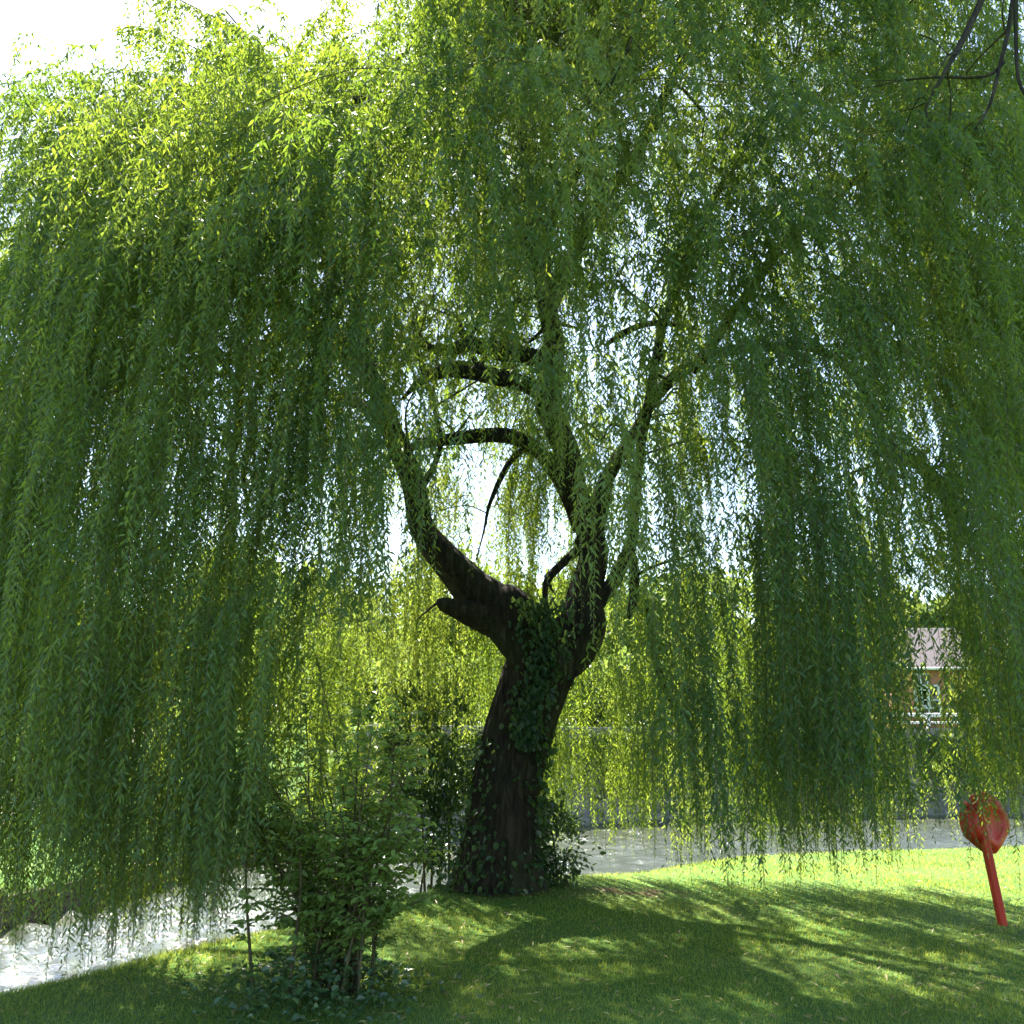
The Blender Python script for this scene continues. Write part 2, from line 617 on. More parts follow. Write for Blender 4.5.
def fallen():
    n = 2600
    Y = 5.5 + 8.5 * rng.random(n) ** 1.2
    X = (rng.random(n) * 2 - 1) * (Y * .55)
    z, dn, df = terrain(np.stack((X, Y), 1))
    kp = (dn > .3) & (df < 0)
    X, Y, z = X[kp], Y[kp], z[kp]
    n = len(X)
    a = rng.uniform(0, 6.28, n)
    P = np.column_stack((X, Y, z + rng.uniform(.012, .04, n)))
    D = unit(np.stack((np.cos(a), np.sin(a), rng.normal(0, .25, n)), 1))
    le = rng.uniform(.04, .085, n)
    V, Q = leaf_quads(P, D, le, le * .24, rng, roll=np.array((0, 0, 1.0)) + rng.normal(0, .3, (n, 3)))
    o = obj('fallen_leaves', V, [(Q, 0)], M['dry_leaf'], tint=rng.random(n))
    tag(o, kind='stuff')


fallen()

# ------------------------------------------------------------------ the weeping willow
BASE = np.array((-0.08, 11.0, height(-0.08, 11.0)))
willow = thing('willow_tree', BASE, 'huge weeping willow with dark leaning trunk and curtains of hanging green foliage', 'tree')


def path_px(pts):
    """[(px, py, depth, radius)] -> smooth path with radius"""
    A = np.array([(*at(p[0], p[1], p[2]), p[3]) for p in pts])
    C = catmull(A, 0.07)
    return C[:, :3], np.maximum(C[:, 3], 0.008)


LIMBS = []          # for anchoring foliage


def limb(pts, name='limb', sides=22, rough=.075, ridges=.06, parent=None):
    P, r = path_px(pts)
    k = np.arange(len(P))
    q = len(LIMBS) * 1.7
    wob = np.stack((np.sin(k * .37 + q), np.sin(k * .29 + 2 + q), np.sin(k * .41 + 4 + q)), 1) * (r * .20)[:, None]
    wob += np.stack((np.sin(k * .13 + q), np.sin(k * .11 + 1 + q), np.sin(k * .16 + 3 + q)), 1) * np.minimum(r * .55, .045)[:, None] * np.minimum(1, k / 8.0)[:, None]
    P = P + wob
    b = MB()
    # side shoots, forking off and thinning out
    rs = np.random.default_rng(40 + len(LIMBS))
    tng = unit(np.gradient(P, axis=0))
    for j in range(int(len(P) * .3), len(P) - 2):
        if rs.random() < .13:
            d = unit(tng[j] * .6 + rs.normal(0, .8, 3) + np.array((0, 0, .25)))
            L_ = rs.uniform(.25, 1.1)
            m1 = P[j] + d * L_ * .4 + rs.normal(0, .05, 3)
            m2 = P[j] + d * L_ * .75 + rs.normal(0, .09, 3) - np.array((0, 0, .04))
            e_ = P[j] + d * L_ + rs.normal(0, .10, 3) - np.array((0, 0, .22 * L_))
            S = catmull(np.array((P[j], m1, m2, e_)), .08)
            b.tube(S, np.linspace(min(r[j] * .45, .03), .003, len(S)), 6, .06, seed=j, cap=False)
            if rs.random() < .7:
                i2 = len(S) // 2
                d2 = unit(d + rs.normal(0, .7, 3))
                S2 = catmull(np.array((S[i2], S[i2] + d2 * L_ * .25, S[i2] + d2 * L_ * .5 - np.array((0, 0, .12 * L_)))), .08)
                b.tube(S2, np.linspace(min(r[j] * .25, .014), .003, len(S2)), 5, cap=False)
    b.tube(P, r, sides, rough, seed=len(LIMBS) + 3, ridges=ridges)
    LIMBS.append((P, r))
    return b.build(name, M['bark'], parent or willow, smooth=True)


# trunk: base flare, lean to the right on its way up, heavy fork
trunk_pts = [(498, 912, 11.0, .58), (498, 893, 11.0, .49), (499, 865, 11.0, .42), (501, 830, 11.0, .38), (508, 780, 11.0, .345),
             (519, 735, 11.0, .335), (532, 690, 11.0, .335), (543, 655, 11.0, .335), (547, 640, 11.0, .27), (549, 630, 11.0, .16)]
P, r = path_px(trunk_pts)
b = MB()
b.tube(P, r, 72, .045, seed=2, ridges=.085)
LIMBS.append((P, r))
trunk = b.build('trunk', M['bark'], willow, smooth=True)

limb([(540, 672, 11.0, .28), (523, 640, 10.95, .29), (507, 614, 10.92, .285), (486, 600, 10.9, .26), (464, 584, 10.8, .20), (445, 561, 10.7, .165), (431, 535, 10.65, .145),
      (420, 505, 10.6, .125), (410, 475, 10.55, .12), (398, 445, 10.5, .115), (386, 418, 10.5, .115), (368, 385, 10.4, .11), (340, 350, 10.2, .10),
      (305, 318, 10.0, .09), (262, 300, 9.8, .07), (210, 285, 9.6, .05), (150, 280, 9.4, .035), (95, 300, 9.2, .02)], sides=18)
limb([(505, 625, 10.9, .21), (480, 616, 10.75, .15), (460, 610, 10.6, .10), (446, 606, 10.5, .075), (439, 602, 10.45, .03)], sides=14)
limb([(545, 665, 11.0, .30), (566, 640, 11.0, .29), (580, 618, 11.0, .23), (584, 600, 11.0, .14), (582, 584, 11.0, .05)], sides=16)
limb([(556, 655, 11.05, .26), (578, 610, 11.2, .19), (590, 560, 11.35, .155), (584, 520, 11.4, .15), (577, 485, 11.4, .165), (568, 455, 11.35, .16), (557, 425, 11.3, .14),
      (551, 395, 11.25, .15), (548, 350, 11.1, .13), (543, 290, 10.9, .11), (536, 220, 10.6, .085), (528, 150, 10.2, .06), (515, 80, 9.8, .035), (505, 20, 9.4, .02)], sides=16)
limb([(582, 530, 11.4, .11), (571, 500, 11.35, .10), (560, 476, 11.3, .095), (543, 456, 11.2, .09), (520, 444, 11.1, .085), (490, 439, 11.0, .075), (455, 438, 10.9, .065),
      (425, 441, 10.8, .055), (395, 452, 10.6, .035), (370, 475, 10.5, .018)])
limb([(527, 448, 11.12, .05), (511, 463, 11.05, .038), (499, 485, 11.0, .03), (489, 508, 10.95, .02), (484, 532, 10.9, .012), (476, 560, 10.85, .005)], sides=10)
limb([(588, 545, 11.35, .15), (600, 490, 11.5, .095), (614, 458, 11.55, .085), (630, 432, 11.6, .075), (655, 400, 11.5, .07), (690, 370, 11.2, .065), (740, 350, 10.8, .055),
      (800, 345, 10.3, .045), (850, 370, 9.9, .04), (882, 438, 9.7, .045), (915, 460, 9.6, .05), (938, 488, 9.55, .042), (958, 522, 9.5, .03), (975, 556, 9.45, .015)])
limb([(878, 452, 9.75, .04), (905, 462, 9.7, .045), (930, 470, 9.65, .035), (950, 500, 9.6, .025), (970, 540, 9.6, .012)], sides=10)
limb([(553, 402, 11.25, .10), (530, 388, 11.0, .095), (500, 380, 10.8, .10), (470, 375, 10.6, .095), (440, 376, 10.45, .065), (418, 384, 10.3, .04), (402, 398, 10.2, .016)], rough=.09)
limb([(549, 362, 11.12, .10), (525, 355, 10.9, .09), (497, 351, 10.7, .105), (468, 344, 10.5, .09), (440, 347, 10.35, .055), (410, 340, 10.2, .03), (380, 338, 10.0, .014)], rough=.09)
limb([(470, 346, 10.52, .05), (462, 334, 10.5, .048), (459, 318, 10.48, .022)], sides=10, rough=.1)
limb([(592, 535, 11.38, .07), (577, 549, 11.3, .058), (563, 562, 11.2, .05), (549, 577, 11.1, .045), (545, 592, 11.05, .03), (547, 612, 11.0, .025), (550, 640, 11.0, .02)], sides=10)
limb([(560, 640, 11.1, .12), (605, 600, 11.3, .085), (628, 560, 11.4, .07), (634, 535, 11.4, .065), (633, 505, 11.4, .06), (640, 440, 11.2, .055), (660, 350, 10.8, .05), (690, 250, 10.2, .045),
      (735, 160, 9.4, .035), (790, 90, 8.8, .02)])
limb([(630, 545, 11.4, .05), (635, 570, 11.3, .055), (633, 600, 11.2, .05), (628, 618, 11.15, .02)], sides=10, rough=.1)
limb([(606, 345, 11.9, .02), (618, 335, 11.8, .045), (640, 324, 11.6, .04), (665, 322, 11.3, .035), (700, 330, 11.0, .02)], sides=8)
limb([(645, 600, 11.6, .02), (655, 655, 11.8, .04), (663, 680, 11.85, .04), (671, 703, 11.9, .018)], sides=8)
# thin limbs drooping at the left of the window
limb([(330, 340, 10.1, .07), (290, 338, 9.9, .055), (258, 352, 9.8, .05), (243, 372, 9.75, .045), (240, 405, 9.75, .042), (233, 440, 9.72, .035), (226, 478, 9.7, .02), (222, 510, 9.7, .01)], sides=10)
limb([(247, 400, 9.74, .035), (254, 430, 9.72, .04), (244, 455, 9.72, .035), (243, 480, 9.7, .025), (248, 510, 9.7, .012)], sides=10)
limb([(415, 490, 10.58, .06), (430, 470, 10.45, .035), (440, 440, 10.3, .03), (432, 400, 10.1, .02)], sides=8)
# high leaders that carry the crown
limb([(545, 320, 11.0, .10), (580, 250, 10.6, .085), (625, 170, 10.1, .07), (665, 90, 9.6, .05), (700, 10, 9.1, .03), (720, -60, 8.8, .015)])
limb([(540, 260, 10.8, .09), (500, 190, 10.3, .075), (445, 140, 9.7, .06), (390, 110, 9.0, .045), (340, 100, 8.4, .025)])
limb([(372, 390, 10.4, .08), (355, 310, 10.2, .065), (330, 230, 9.9, .05), (300, 140, 9.6, .022), (268, 65, 9.4, .011), (225, 10, 9.3, .008)])
limb([(690, 370, 11.2, .06), (760, 280, 10.5, .055), (830, 200, 9.7, .045), (900, 150, 9.0, .03), (960, 130, 8.5, .015)])
limb([(540, 280, 10.9, .08), (560, 200, 11.6, .07), (600, 120, 12.2, .05), (640, 60, 12.6, .025)])
limb([(386, 418, 10.5, .08), (340, 395, 11.2, .065), (270, 370, 11.9, .05), (190, 365, 12.4, .035), (110, 385, 12.6, .015)])
# dark twisting boughs against the sky at the upper right
limb([(985, -10, 6.2, .024), (976, 10, 6.2, .022), (958, 45, 6.15, .019), (942, 75, 6.1, .014), (925, 108, 6.1, .010), (933, 126, 6.1, .006)], sides=8)
limb([(1014, -12, 6.2, .02), (1008, 30, 6.2, .017), (1000, 66, 6.15, .014), (990, 105, 6.1, .011), (976, 130, 6.1, .006)], sides=8)
limb([(1016, -10, 6.1, .017), (1017, 40, 6.1, .014), (1019, 80, 6.05, .012), (1026, 96, 6.0, .009)], sides=8)
limb([(905, 80, 6.2, .005), (935, 77, 6.15, .008), (985, 76, 6.12, .010), (1004, 62, 6.15, .012)], sides=8)
limb([(648, -20, 6.4, .014), (640, 10, 6.4, .011), (628, 48, 6.3, .009), (610, 85, 6.2, .005)], sides=8)
limb([(676, -10, 6.4, .010), (674, 20, 6.4, .008), (680, 50, 6.35, .005)], sides=8)

# ---- crown -----------------------------------------------------------------
CX, CY = 0.15, 9.9


def top_h(x, y):
    """height of the crown's upper surface over (x, y) before it rounds off at the rim"""
    return np.interp(x, [-6.5, -5.2, -4.0, -3.0, -2.0, -1.1, -0.6, 0.5, 4.0, 6.0], [8.4, 9.3, 9.4, 9.4, 9.9, 10.6, 11.9, 12.6, 12.2, 10.8])


def rad_dir(th):
    """reach of the crown in direction th"""
    c, s = np.cos(th), np.sin(th)
    a = np.where(c > 0, 5.5, 5.7)
    bb = np.where(s > 0, np.where(c > 0, 2.6, 2.3), 3.9)
    return 1.0 / np.sqrt((c / a) ** 2 + (s / bb) ** 2)


# lower hem of the curtains in front, measured along the photograph
HEM_X = [-120, 0, 22, 45, 62, 85, 112, 140, 190, 215, 250, 282, 330, 380, 415, 428, 442, 470, 520, 560, 588, 606, 622, 640, 662, 700, 740, 765, 800, 842, 870, 897, 930, 962, 988, 1012, 1060, 1150]
HEM_Y = [900, 855, 880, 965, 925, 868, 895, 948, 945, 885, 910, 870, 830, 800, 760, 620, 440, 335, 345, 410, 500, 590, 690, 780, 855, 845, 868, 880, 852, 815, 845, 866, 835, 785, 800, 845, 850, 850]
HEM_Y = [h + (48 if 120 < x < 200 else 62 if 200 < x < 285 else 34 if 120 < x < 285 or 640 < x < 940 else (-44 if x in (0, 22, 85, 112) else 0)) for x, h in zip(HEM_X, HEM_Y)]
HEMB_X = [-200, 60, 200, 400, 430, 480, 560, 600, 640, 680, 720, 760, 900, 1100]
HEMB_Y = [845, 848, 880, 820, 800, 790, 858, 868, 862, 880, 872, 860, 840, 840]
# openings in the foliage where limbs, sky or the far bank show through: (px0, px1, py0, py1, share of strands that leave it free)
HOLES = [(378, 424, 405, 520, .6), (222, 260, 365, 500, .65), (600, 652, 270, 350, .55), (606, 640, 400, 480, .7), (886, 952, 614, 735, .95), (872, 950, 430, 520, .6),
         (430, 505, 388, 440, .5), (470, 520, 468, 512, .35), (822, 848, 290, 480, .45), (712, 728, 515, 610, .7), (60, 78, 530, 570, .7)]
SKY_X = [-200, 0, 40, 100, 150, 200, 260, 330, 390, 425, 450, 2000]
SKY_Y = [0, 45, 30, 40, 78, 60, 40, 38, 0, -40, -400, -400]


def build_crown():
    anchors = []
    # rim curtains: columns of hanging growth, tier under tier, with gaps between the columns
    ncol = 0
    taken = []
    tries = 0
    while ncol < 172 and tries < 9000:
        tries += 1
        th = rng.uniform(0, 2 * math.pi) if rng.random() < .66 else rng.uniform(.35, 2.6)
        rr = rad_dir(th)
        k = rng.uniform(.70, 1.0)
        x, y = CX + math.cos(th) * rr * k, CY + math.sin(th) * rr * k
        if any((x - p[0]) ** 2 + (y - p[1]) ** 2 < .45 ** 2 for p in taken):
            continue
        # openings between the curtains
        pm = proj(np.array([[x, y, 3.0]]))[0]
        gap = False
        for gx0, gx1, pr in ((712, 728, .7), (828, 846, .6), (58, 72, .6), (352, 366, .6)):
            if gx0 < pm[0] < gx1 and rng.random() < pr:
                gap = True
        if gap:
            continue
        taken.append((x, y))
        H = float(top_h(x, y))
        ztop = 3.4 + (H - 3.4) * (1 - min(.985, k) ** 6) ** (1 / 2.0)
        tone = rng.normal(.42, .22)
        wid = rng.uniform(.08, .18)
        dens = rng.uniform(.8, 2.3)
        z = ztop
        while z > 1.3:
            tn = tone - (.14 if x < -.5 and z > 5.5 else 0) + (.14 if y > CY + .6 and z < 5 else 0)  # shade painted into the upper left leaves, backlit glow into the low back ones
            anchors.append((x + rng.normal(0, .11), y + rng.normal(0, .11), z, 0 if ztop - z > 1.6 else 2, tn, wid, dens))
            z -= (rng.uniform(.55, .95) if x < 0 else rng.uniform(.7, 1.15)) if z > 5.2 else rng.uniform(.8, 1.35)
        ncol += 1
    # upper dome
    n = 0
    while n < 560:
        th = rng.uniform(0, 2 * math.pi)
        k = math.sqrt(rng.random()) * .78
        rr = rad_dir(th)
        x, y = CX + math.cos(th) * rr * k, CY + math.sin(th) * rr * k
        H = float(top_h(x, y))
        ztop = 3.4 + (H - 3.4) * (1 - k ** 6) ** (1 / 2.0)
        z = ztop - abs(rng.normal(0, .6)) if rng.random() < .6 else rng.uniform(5.0, ztop)
        if x > 2.0 and rng.random() < (.34 if z > 6.5 else .12):
            continue
        anchors.append((x, y, max(z, 4.8), 1, rng.normal(.45, .15) - (.14 if x < -.5 else 0), rng.uniform(.12, .26), 1.0))  # left side of the dome tinted darker, painted shade as in the columns
        n += 1
    anchors = np.array(anchors)
    V_all, Q_all, T_all = [], [], []
    SV, SQ = [], []
    nv = 0
    snv = 0
    br = MB()
    # all limb points, for the boughs that carry each curtain
    LP = np.vstack([p for p, r_ in LIMBS[1:]])
    LRr = np.concatenate([r_ for p, r_ in LIMBS[1:]])
    nb = 0
    for ax, ay, az, kind, tone, spread, dens in anchors:
        A = np.array((ax, ay, az))
        pa = proj(A[None])[0]
        if pa[1] < np.interp(pa[0], SKY_X, SKY_Y):
            continue
        front = ay < CY + .6
        hem = np.interp(pa[0], HEM_X, HEM_Y) if front else np.interp(pa[0], HEMB_X, HEMB_Y)
        if pa[1] > hem - 25:
            continue
        outd = np.array((ax - CX, (ay - CY), 0.0))
        outd /= np.linalg.norm(outd) + 1e-6
        # supporting bough
        d = np.linalg.norm(LP - A, axis=1) + 1.2 * np.maximum(LP[:, 2] - A[2], 0)
        j = int(np.argmin(d))
        dist = np.linalg.norm(LP[j] - A)
        if kind > 0 and dist < 3.4 and LP[j][2] < az + .5:
            S = LP[j]
            m1 = S + (A - S) * .4 + np.array((0, 0, .10 * dist)) + rng.normal(0, .05 * dist, 3)
            m2 = S + (A - S) * .75 + np.array((0, 0, .10 * dist)) + rng.normal(0, .04 * dist, 3)
            path = catmull(np.array((S, m1, m2, A)), .22)
            r0 = min(.028, LRr[j] * .6, .006 + .006 * dist)
            br.tube(path, np.linspace(r0, .004, len(path)), 5, cap=False)
            nb += 1
        # a curtain: strands fanning from the bough's end
        ns = int(rng.integers(12, 19) * dens * (1.12 if az > 5.2 else 1.1))
        Lc = rng.uniform(1.5, 2.9) if kind != 1 else rng.uniform(.9, 2.3)
        if az > 5.2:
            Lc = rng.uniform(.8, 2.1)          # upper crown: short tufts, one over another
            spread = spread * 1.5
        hem = hem + rng.normal(0, 22)
        if 425 < pa[0] < 612 and front and rng.random() < .45:
            hem += rng.uniform(40, 250)
        slant = rng.normal(0, .035, 2)
        if az < 3.3:
            Lc = 4.5
        zg = max(height(ax, ay), WATER) + .04
        if front and ay < 7.3 and 275 < pa[0] < 440:
            hem = min(hem, 660)
        for s in range(ns):
            off = rng.normal(0, spread, 2)
            far_out = min(2.0, float(np.hypot(*off)) / spread)
            st = A + np.append(off, rng.normal(-.05, .14) - .10 * far_out)
            ln = Lc * rng.uniform(.6, 1.15) * (1.1 - .22 * far_out)
            pst = 512 + F * st[0] / (st[1] * CP + (st[2] - 1.0 - EYE) * SP)
            hs_ = hem
            skip = False
            for h0, h1, v0, v1, pr in HOLES:
                if h0 < pst < h1 and pa[1] < v1 and rng.random() < pr:
                    if pa[1] > v0 - 20:
                        skip = True
                    else:
                        hs_ = min(hs_, v0)
            if skip:
                continue
            hp = hs_ + rng.normal(0, 9) - rng.random() ** 3 * 75 - (22 * far_out ** 1.5 if az < 3.6 else 0)
            # length so that the strand ends at the hem
            zh = at(pa[0], hp, st[1])[2]
            zh = max(zh, zg + abs(rng.normal(0, .08)))
            ln = min(ln, st[2] - zh + .2)
            if ln < .35:
                continue
            hl = rng.uniform(.10, .42) if az < 5.2 else rng.uniform(.2, .75)
            dirh = outd[:2] + rng.normal(0, .75, 2)
            dirh /= np.linalg.norm(dirh) + 1e-6
            nn = max(4, int(ln / .0205))
            t = np.linspace(0.02, ln, nn)
            e = 1 - np.exp(-t / .28)
            sw = rng.uniform(.01, .045)
            f1, f2, p1, p2 = rng.uniform(.7, 2.2), rng.uniform(.7, 2.2), rng.uniform(0, 6.3), rng.uniform(0, 6.3)
            X = st[0] + slant[0] * t + dirh[0] * hl * e + sw * np.sin(f1 * t + p1) * t / ln * 1.5
            Y = st[1] + slant[1] * t + dirh[1] * hl * e + sw * np.sin(f2 * t + p2) * t / ln * 1.5
            rise = .20 if az < 5.2 else .34
            Z = st[2] - (t - rise * (1 - np.exp(-t / (rise * 1.1))))
            C = np.stack((X, Y, Z), 1)
            # stem ribbon
            q = C[::7]
            if len(q) > 1:
                a = rng.uniform(0, 3.14)
                w = np.array((math.cos(a), math.sin(a), 0)) * .0016
                SV.append(np.stack((q - w, q + w), 1).reshape(-1, 3))
                i0 = snv + 2 * np.arange(len(q) - 1)
                SQ.append(np.stack((i0, i0 + 1, i0 + 3, i0 + 2), 1))
                snv += 2 * len(q)
            # leaves
            az_ = np.arange(nn) * 2.4 + rng.uniform(0, 6.3) + rng.normal(0, .4, nn)
            dv = rng.uniform(.35, .95, nn)
            D = np.stack((np.cos(az_) * .62, np.sin(az_) * .62, -dv), 1) + rng.normal(0, .14, (nn, 3))
            D = unit(D)
            tp = np.clip((ln - t) / .35, .45, 1)
            le = rng.uniform(.042, .078, nn) * tp
            if az > 5.2:
                le = le * 1.18
            wi = le * rng.uniform(.20, .30, nn)
            Vv, Qq = leaf_quads(C + rng.normal(0, .006, (nn, 3)), D, le, wi, rng)
            V_all.append(Vv)
            Q_all.append(Qq + nv)
            nv += len(Vv)
            T_all.append(np.clip(tone + rng.normal(0, .09, nn) + .12 * (t / ln), 0, 1))
    # light sprays standing above the left shoulder of the crown
    V = np.vstack(V_all)
    Q = np.vstack(Q_all)
    T = np.concatenate(T_all)
    S = np.vstack(SV)
    SQq = np.vstack(SQ) + len(V)
    print('CROWN leaves', len(Q), 'stems', len(SQq), 'boughs', nb)
    BV = np.vstack(br.V)
    BQ = np.vstack(br.Q) + len(V) + len(S)
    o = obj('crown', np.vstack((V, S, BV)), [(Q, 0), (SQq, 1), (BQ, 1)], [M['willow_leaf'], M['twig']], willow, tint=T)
    return o


build_crown()


# sparse sprays rising above the left shoulder, with drooping leaves
def spray():
    Vs, Qs, Ts, nv = [], [], [], 0
    b = MB()
    lines = [[(300, 140, 9.6), (268, 65, 9.4), (240, 30, 9.3), (214, 8, 9.3)], [(285, 95, 9.5), (320, 60, 9.4), (345, 20, 9.3)], [(268, 65, 9.4), (205, 52, 9.3), (160, 30, 9.2), (118, 25, 9.2)],
             [(240, 30, 9.3), (180, 0, 9.2), (140, -20, 9.2)], [(330, 100, 9.4), (375, 70, 9.3), (400, 50, 9.2)], [(250, 90, 9.4), (205, 90, 9.3), (165, 75, 9.2), (130, 70, 9.1)], [(285, 95, 9.5), (300, 45, 9.3), (345, -15, 9.2)]]
    for ln in lines:
        C = catmull(np.array([at(*p) for p in ln]), .05)
        b.tube(C, np.linspace(.012, .003, len(C)), 5, cap=False)
        for c in C:
            for k in range(rng.integers(2, 5)):
                L_ = rng.uniform(.25, .95)
                nn = int(L_ / .03)
                t = np.linspace(0, L_, nn)
                a = rng.uniform(0, 6.28)
                h = rng.uniform(.08, .25)
                e = 1 - np.exp(-t / .2)
                S = np.stack((c[0] + math.cos(a) * h * e, c[1] + math.sin(a) * h * e, c[2] - t + .1 * e), 1)
                az_ = np.arange(nn) * 2.4 + rng.uniform(0, 6)
                D = unit(np.stack((np.cos(az_) * .6, np.sin(az_) * .6, -rng.uniform(.3, .9, nn)), 1))
                le = rng.uniform(.06, .10, nn)
                V, Q = leaf_quads(S, D, le, le * .26, rng)
                Vs.append(V)
                Qs.append(Q + nv)
                nv += len(V)
                Ts.append(np.clip(rng.normal(.6, .18, nn), 0, 1))
    obj('leafy_spray', np.vstack(Vs), [(np.vstack(Qs), 0)], M['willow_leaf'], willow, tint=np.concatenate(Ts))
    b.build('spray_twig', M['twig'], willow, smooth=True)


spray()


# ------------------------------------------------------------------ broad-leaved plants
def leaf_cloud(name, P, D, size, ratio, mat, parent, tone=.5, spread=.2, origin=(0, 0, 0)):
    n = len(P)
    le = size * rng.uniform(.65, 1.25, n)
    V, Q = leaf_quads(P, unit(D), le, le * ratio * rng.uniform(.85, 1.15, n), rng)
    return obj(name, V, [(Q, 0)], mat, parent, origin, tint=np.clip(rng.normal(tone, spread, n), 0, 1))


def oval_leaves(P, D, size, ratio):
    """six-sided leaf with a crease down the middle: two quads"""
    n = len(P)
    D = unit(D)
    rv = np.array((0, 0, 1.0)) + rng.normal(0, .45, (n, 3))
    S = unit(np.cross(D, rv))
    U = unit(np.cross(S, D))
    l = size[:, None]
    w = l * ratio * .5
    b0 = P
    a1, a2 = P + D * l * .3, P + D * l * .68 - U * l * .03
    tip = P + D * l - U * l * .10
    V = np.stack((b0, a1 + S * w + U * w * .35, a2 + S * w * .85 + U * w * .3, tip, a2 - S * w * .85 + U * w * .3, a1 - S * w + U * w * .35), 1).reshape(-1, 3)
    k = 6 * np.arange(n)[:, None]
    Q = np.concatenate((k + np.array((0, 1, 2, 3)), k + np.array((0, 3, 4, 5))), 0)
    return V, Q


def sapling():
    bx, by = float(at(338, 1000, 6.9)[0]), 6.9
    base = np.array((bx, by, height(bx, by)))
    root = thing('shrub', base, 'young multi-stemmed shrub with oval pale green leaves in front of the willow', 'shrub')
    st = MB()
    Ps, Ds = [], []
    stems = []
    for k in range(46):
        # targets measured in the photograph: tips fanned from x 228 to 448
        tx, ty = rng.uniform(232, 446), 0
        ty = np.interp(tx, [225, 270, 320, 350, 400, 450], [790, 715, 680, 675, 725, 785]) + rng.uniform(0, 200) - 30
        tip = at(tx, ty, by + rng.uniform(-.55, .55))
        s0 = base + np.array((rng.normal(0, .14), rng.normal(0, .12), -.05))
        m = s0 + (tip - s0) * np.array((.35, .35, .55)) + np.append(rng.normal(0, .05, 2), 0)
        C = catmull(np.array((s0, m, tip)), .05)
        st.tube(C, np.linspace(rng.uniform(.007, .014), .003, len(C)), 6, cap=False)
        stems.append(C)
    for C in stems:
        n = len(C)
        for i in range(int(n * .28), n):
            if rng.random() < .85:
                # side twig with paired leaves
                a = rng.uniform(0, 6.28)
                L_ = rng.uniform(.10, .32) * (1.1 - .5 * i / n)
                d = np.array((math.cos(a), math.sin(a), rng.uniform(.1, .8)))
                d /= np.linalg.norm(d)
                tw = np.array([C[i] + d * L_ * t - np.array((0, 0, .12 * L_ * t * t)) for t in np.linspace(0, 1, 5)])
                st.tube(tw, np.linspace(.003, .0014, 5), 4, cap=False)
                for t in np.linspace(.2, 1, max(3, int(L_ / .035))):
                    p = C[i] + d * L_ * t - np.array((0, 0, .12 * L_ * t * t))
                    sd = np.cross(d, (0, 0, 1.0))
                    sd /= np.linalg.norm(sd) + 1e-6
                    for sg in (-1, 1):
                        Ps.append(p)
                        Ds.append(d * .5 + sd * sg * .8 + rng.normal(0, .25, 3) - np.array((0, .15, .35)))
            if i > n - 6:
                for q in range(3):
                    Ps.append(C[i])
                    Ds.append(np.append(rng.normal(0, 1, 2), rng.uniform(-.3, .6)))
    Ps, Ds = np.array(Ps), np.array(Ds)
    print('SHRUB leaves', len(Ps))
    V, Q = oval_leaves(Ps, Ds, rng.uniform(.036, .074, len(Ps)), .5)
    obj('foliage', V, [(Q, 0)], M['shrub_leaf'], root, tint=np.tile(np.clip(rng.normal(.45, .2, len(Ps)), 0, 1), 2))
    st.build('stem', M['twig'], root, smooth=True)
    return root


sapling()


def bushy(name, label, cat, base, cloud_fn, n, mat, size, ratio=.55, tone=.5, stems=6, group=None, leaf='foliage'):
    root = thing(name, base, label, cat, group)
    P = cloud_fn(n)
    base = np.array(base)
    D = unit(P - (base + np.array((0, 0, .3 * (P[:, 2].max() - base[2]))))) + rng.normal(0, .7, P.shape)
    V, Q = oval_leaves(P, D, size * rng.uniform(.6, 1.25, len(P)), ratio)
    obj(leaf, V, [(Q, 0)], mat, root, tint=np.tile(np.clip(rng.normal(tone, .2, len(P)), 0, 1), 2))
    b = MB()
    for k in range(stems):
        tip = P[rng.integers(len(P))]
        s0 = base + np.append(rng.normal(0, .08, 2), -.05)
        m = s0 + (tip - s0) * np.array((.3, .3, .55))
        C = catmull(np.array((s0, m, tip)), .1)
        b.tube(C, np.linspace(.016, .004, len(C)), 6, cap=False)
    b.build('stem', M['twig'], root, smooth=True)
    return root


def clumped(c, rad, k, sig):
    """points gathered in k clumps spread through an ellipsoid"""
    c, rad = np.array(c), np.array(rad)
    cc = []
    while len(cc) < k:
        p = rng.uniform(-1, 1, 3)
        if p.dot(p) < 1:
            cc.append(p)
    cc = np.array(cc)

    def f(n):
        pick = rng.integers(0, k, n)
        return c + cc[pick] * rad + rng.normal(0, sig, (n, 3))
    return f


# dark elder by the trunk, small bush on its other side, ivy up the trunk
p0 = at(437, 880, 11.6)
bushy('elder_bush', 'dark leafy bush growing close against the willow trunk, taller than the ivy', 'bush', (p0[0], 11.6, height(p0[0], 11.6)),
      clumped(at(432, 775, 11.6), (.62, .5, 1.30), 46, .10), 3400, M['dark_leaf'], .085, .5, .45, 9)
p1 = at(566, 880, 11.3)
bushy('bank_bush', 'small dark glossy bush at the foot of the willow trunk on the river side', 'bush', (p1[0], 11.3, height(p1[0], 11.3)),
      clumped(at(553, 852, 11.3), (.30, .28, .55), 40, .085), 1500, M['dark_leaf'], .07, .5, .5, 5)


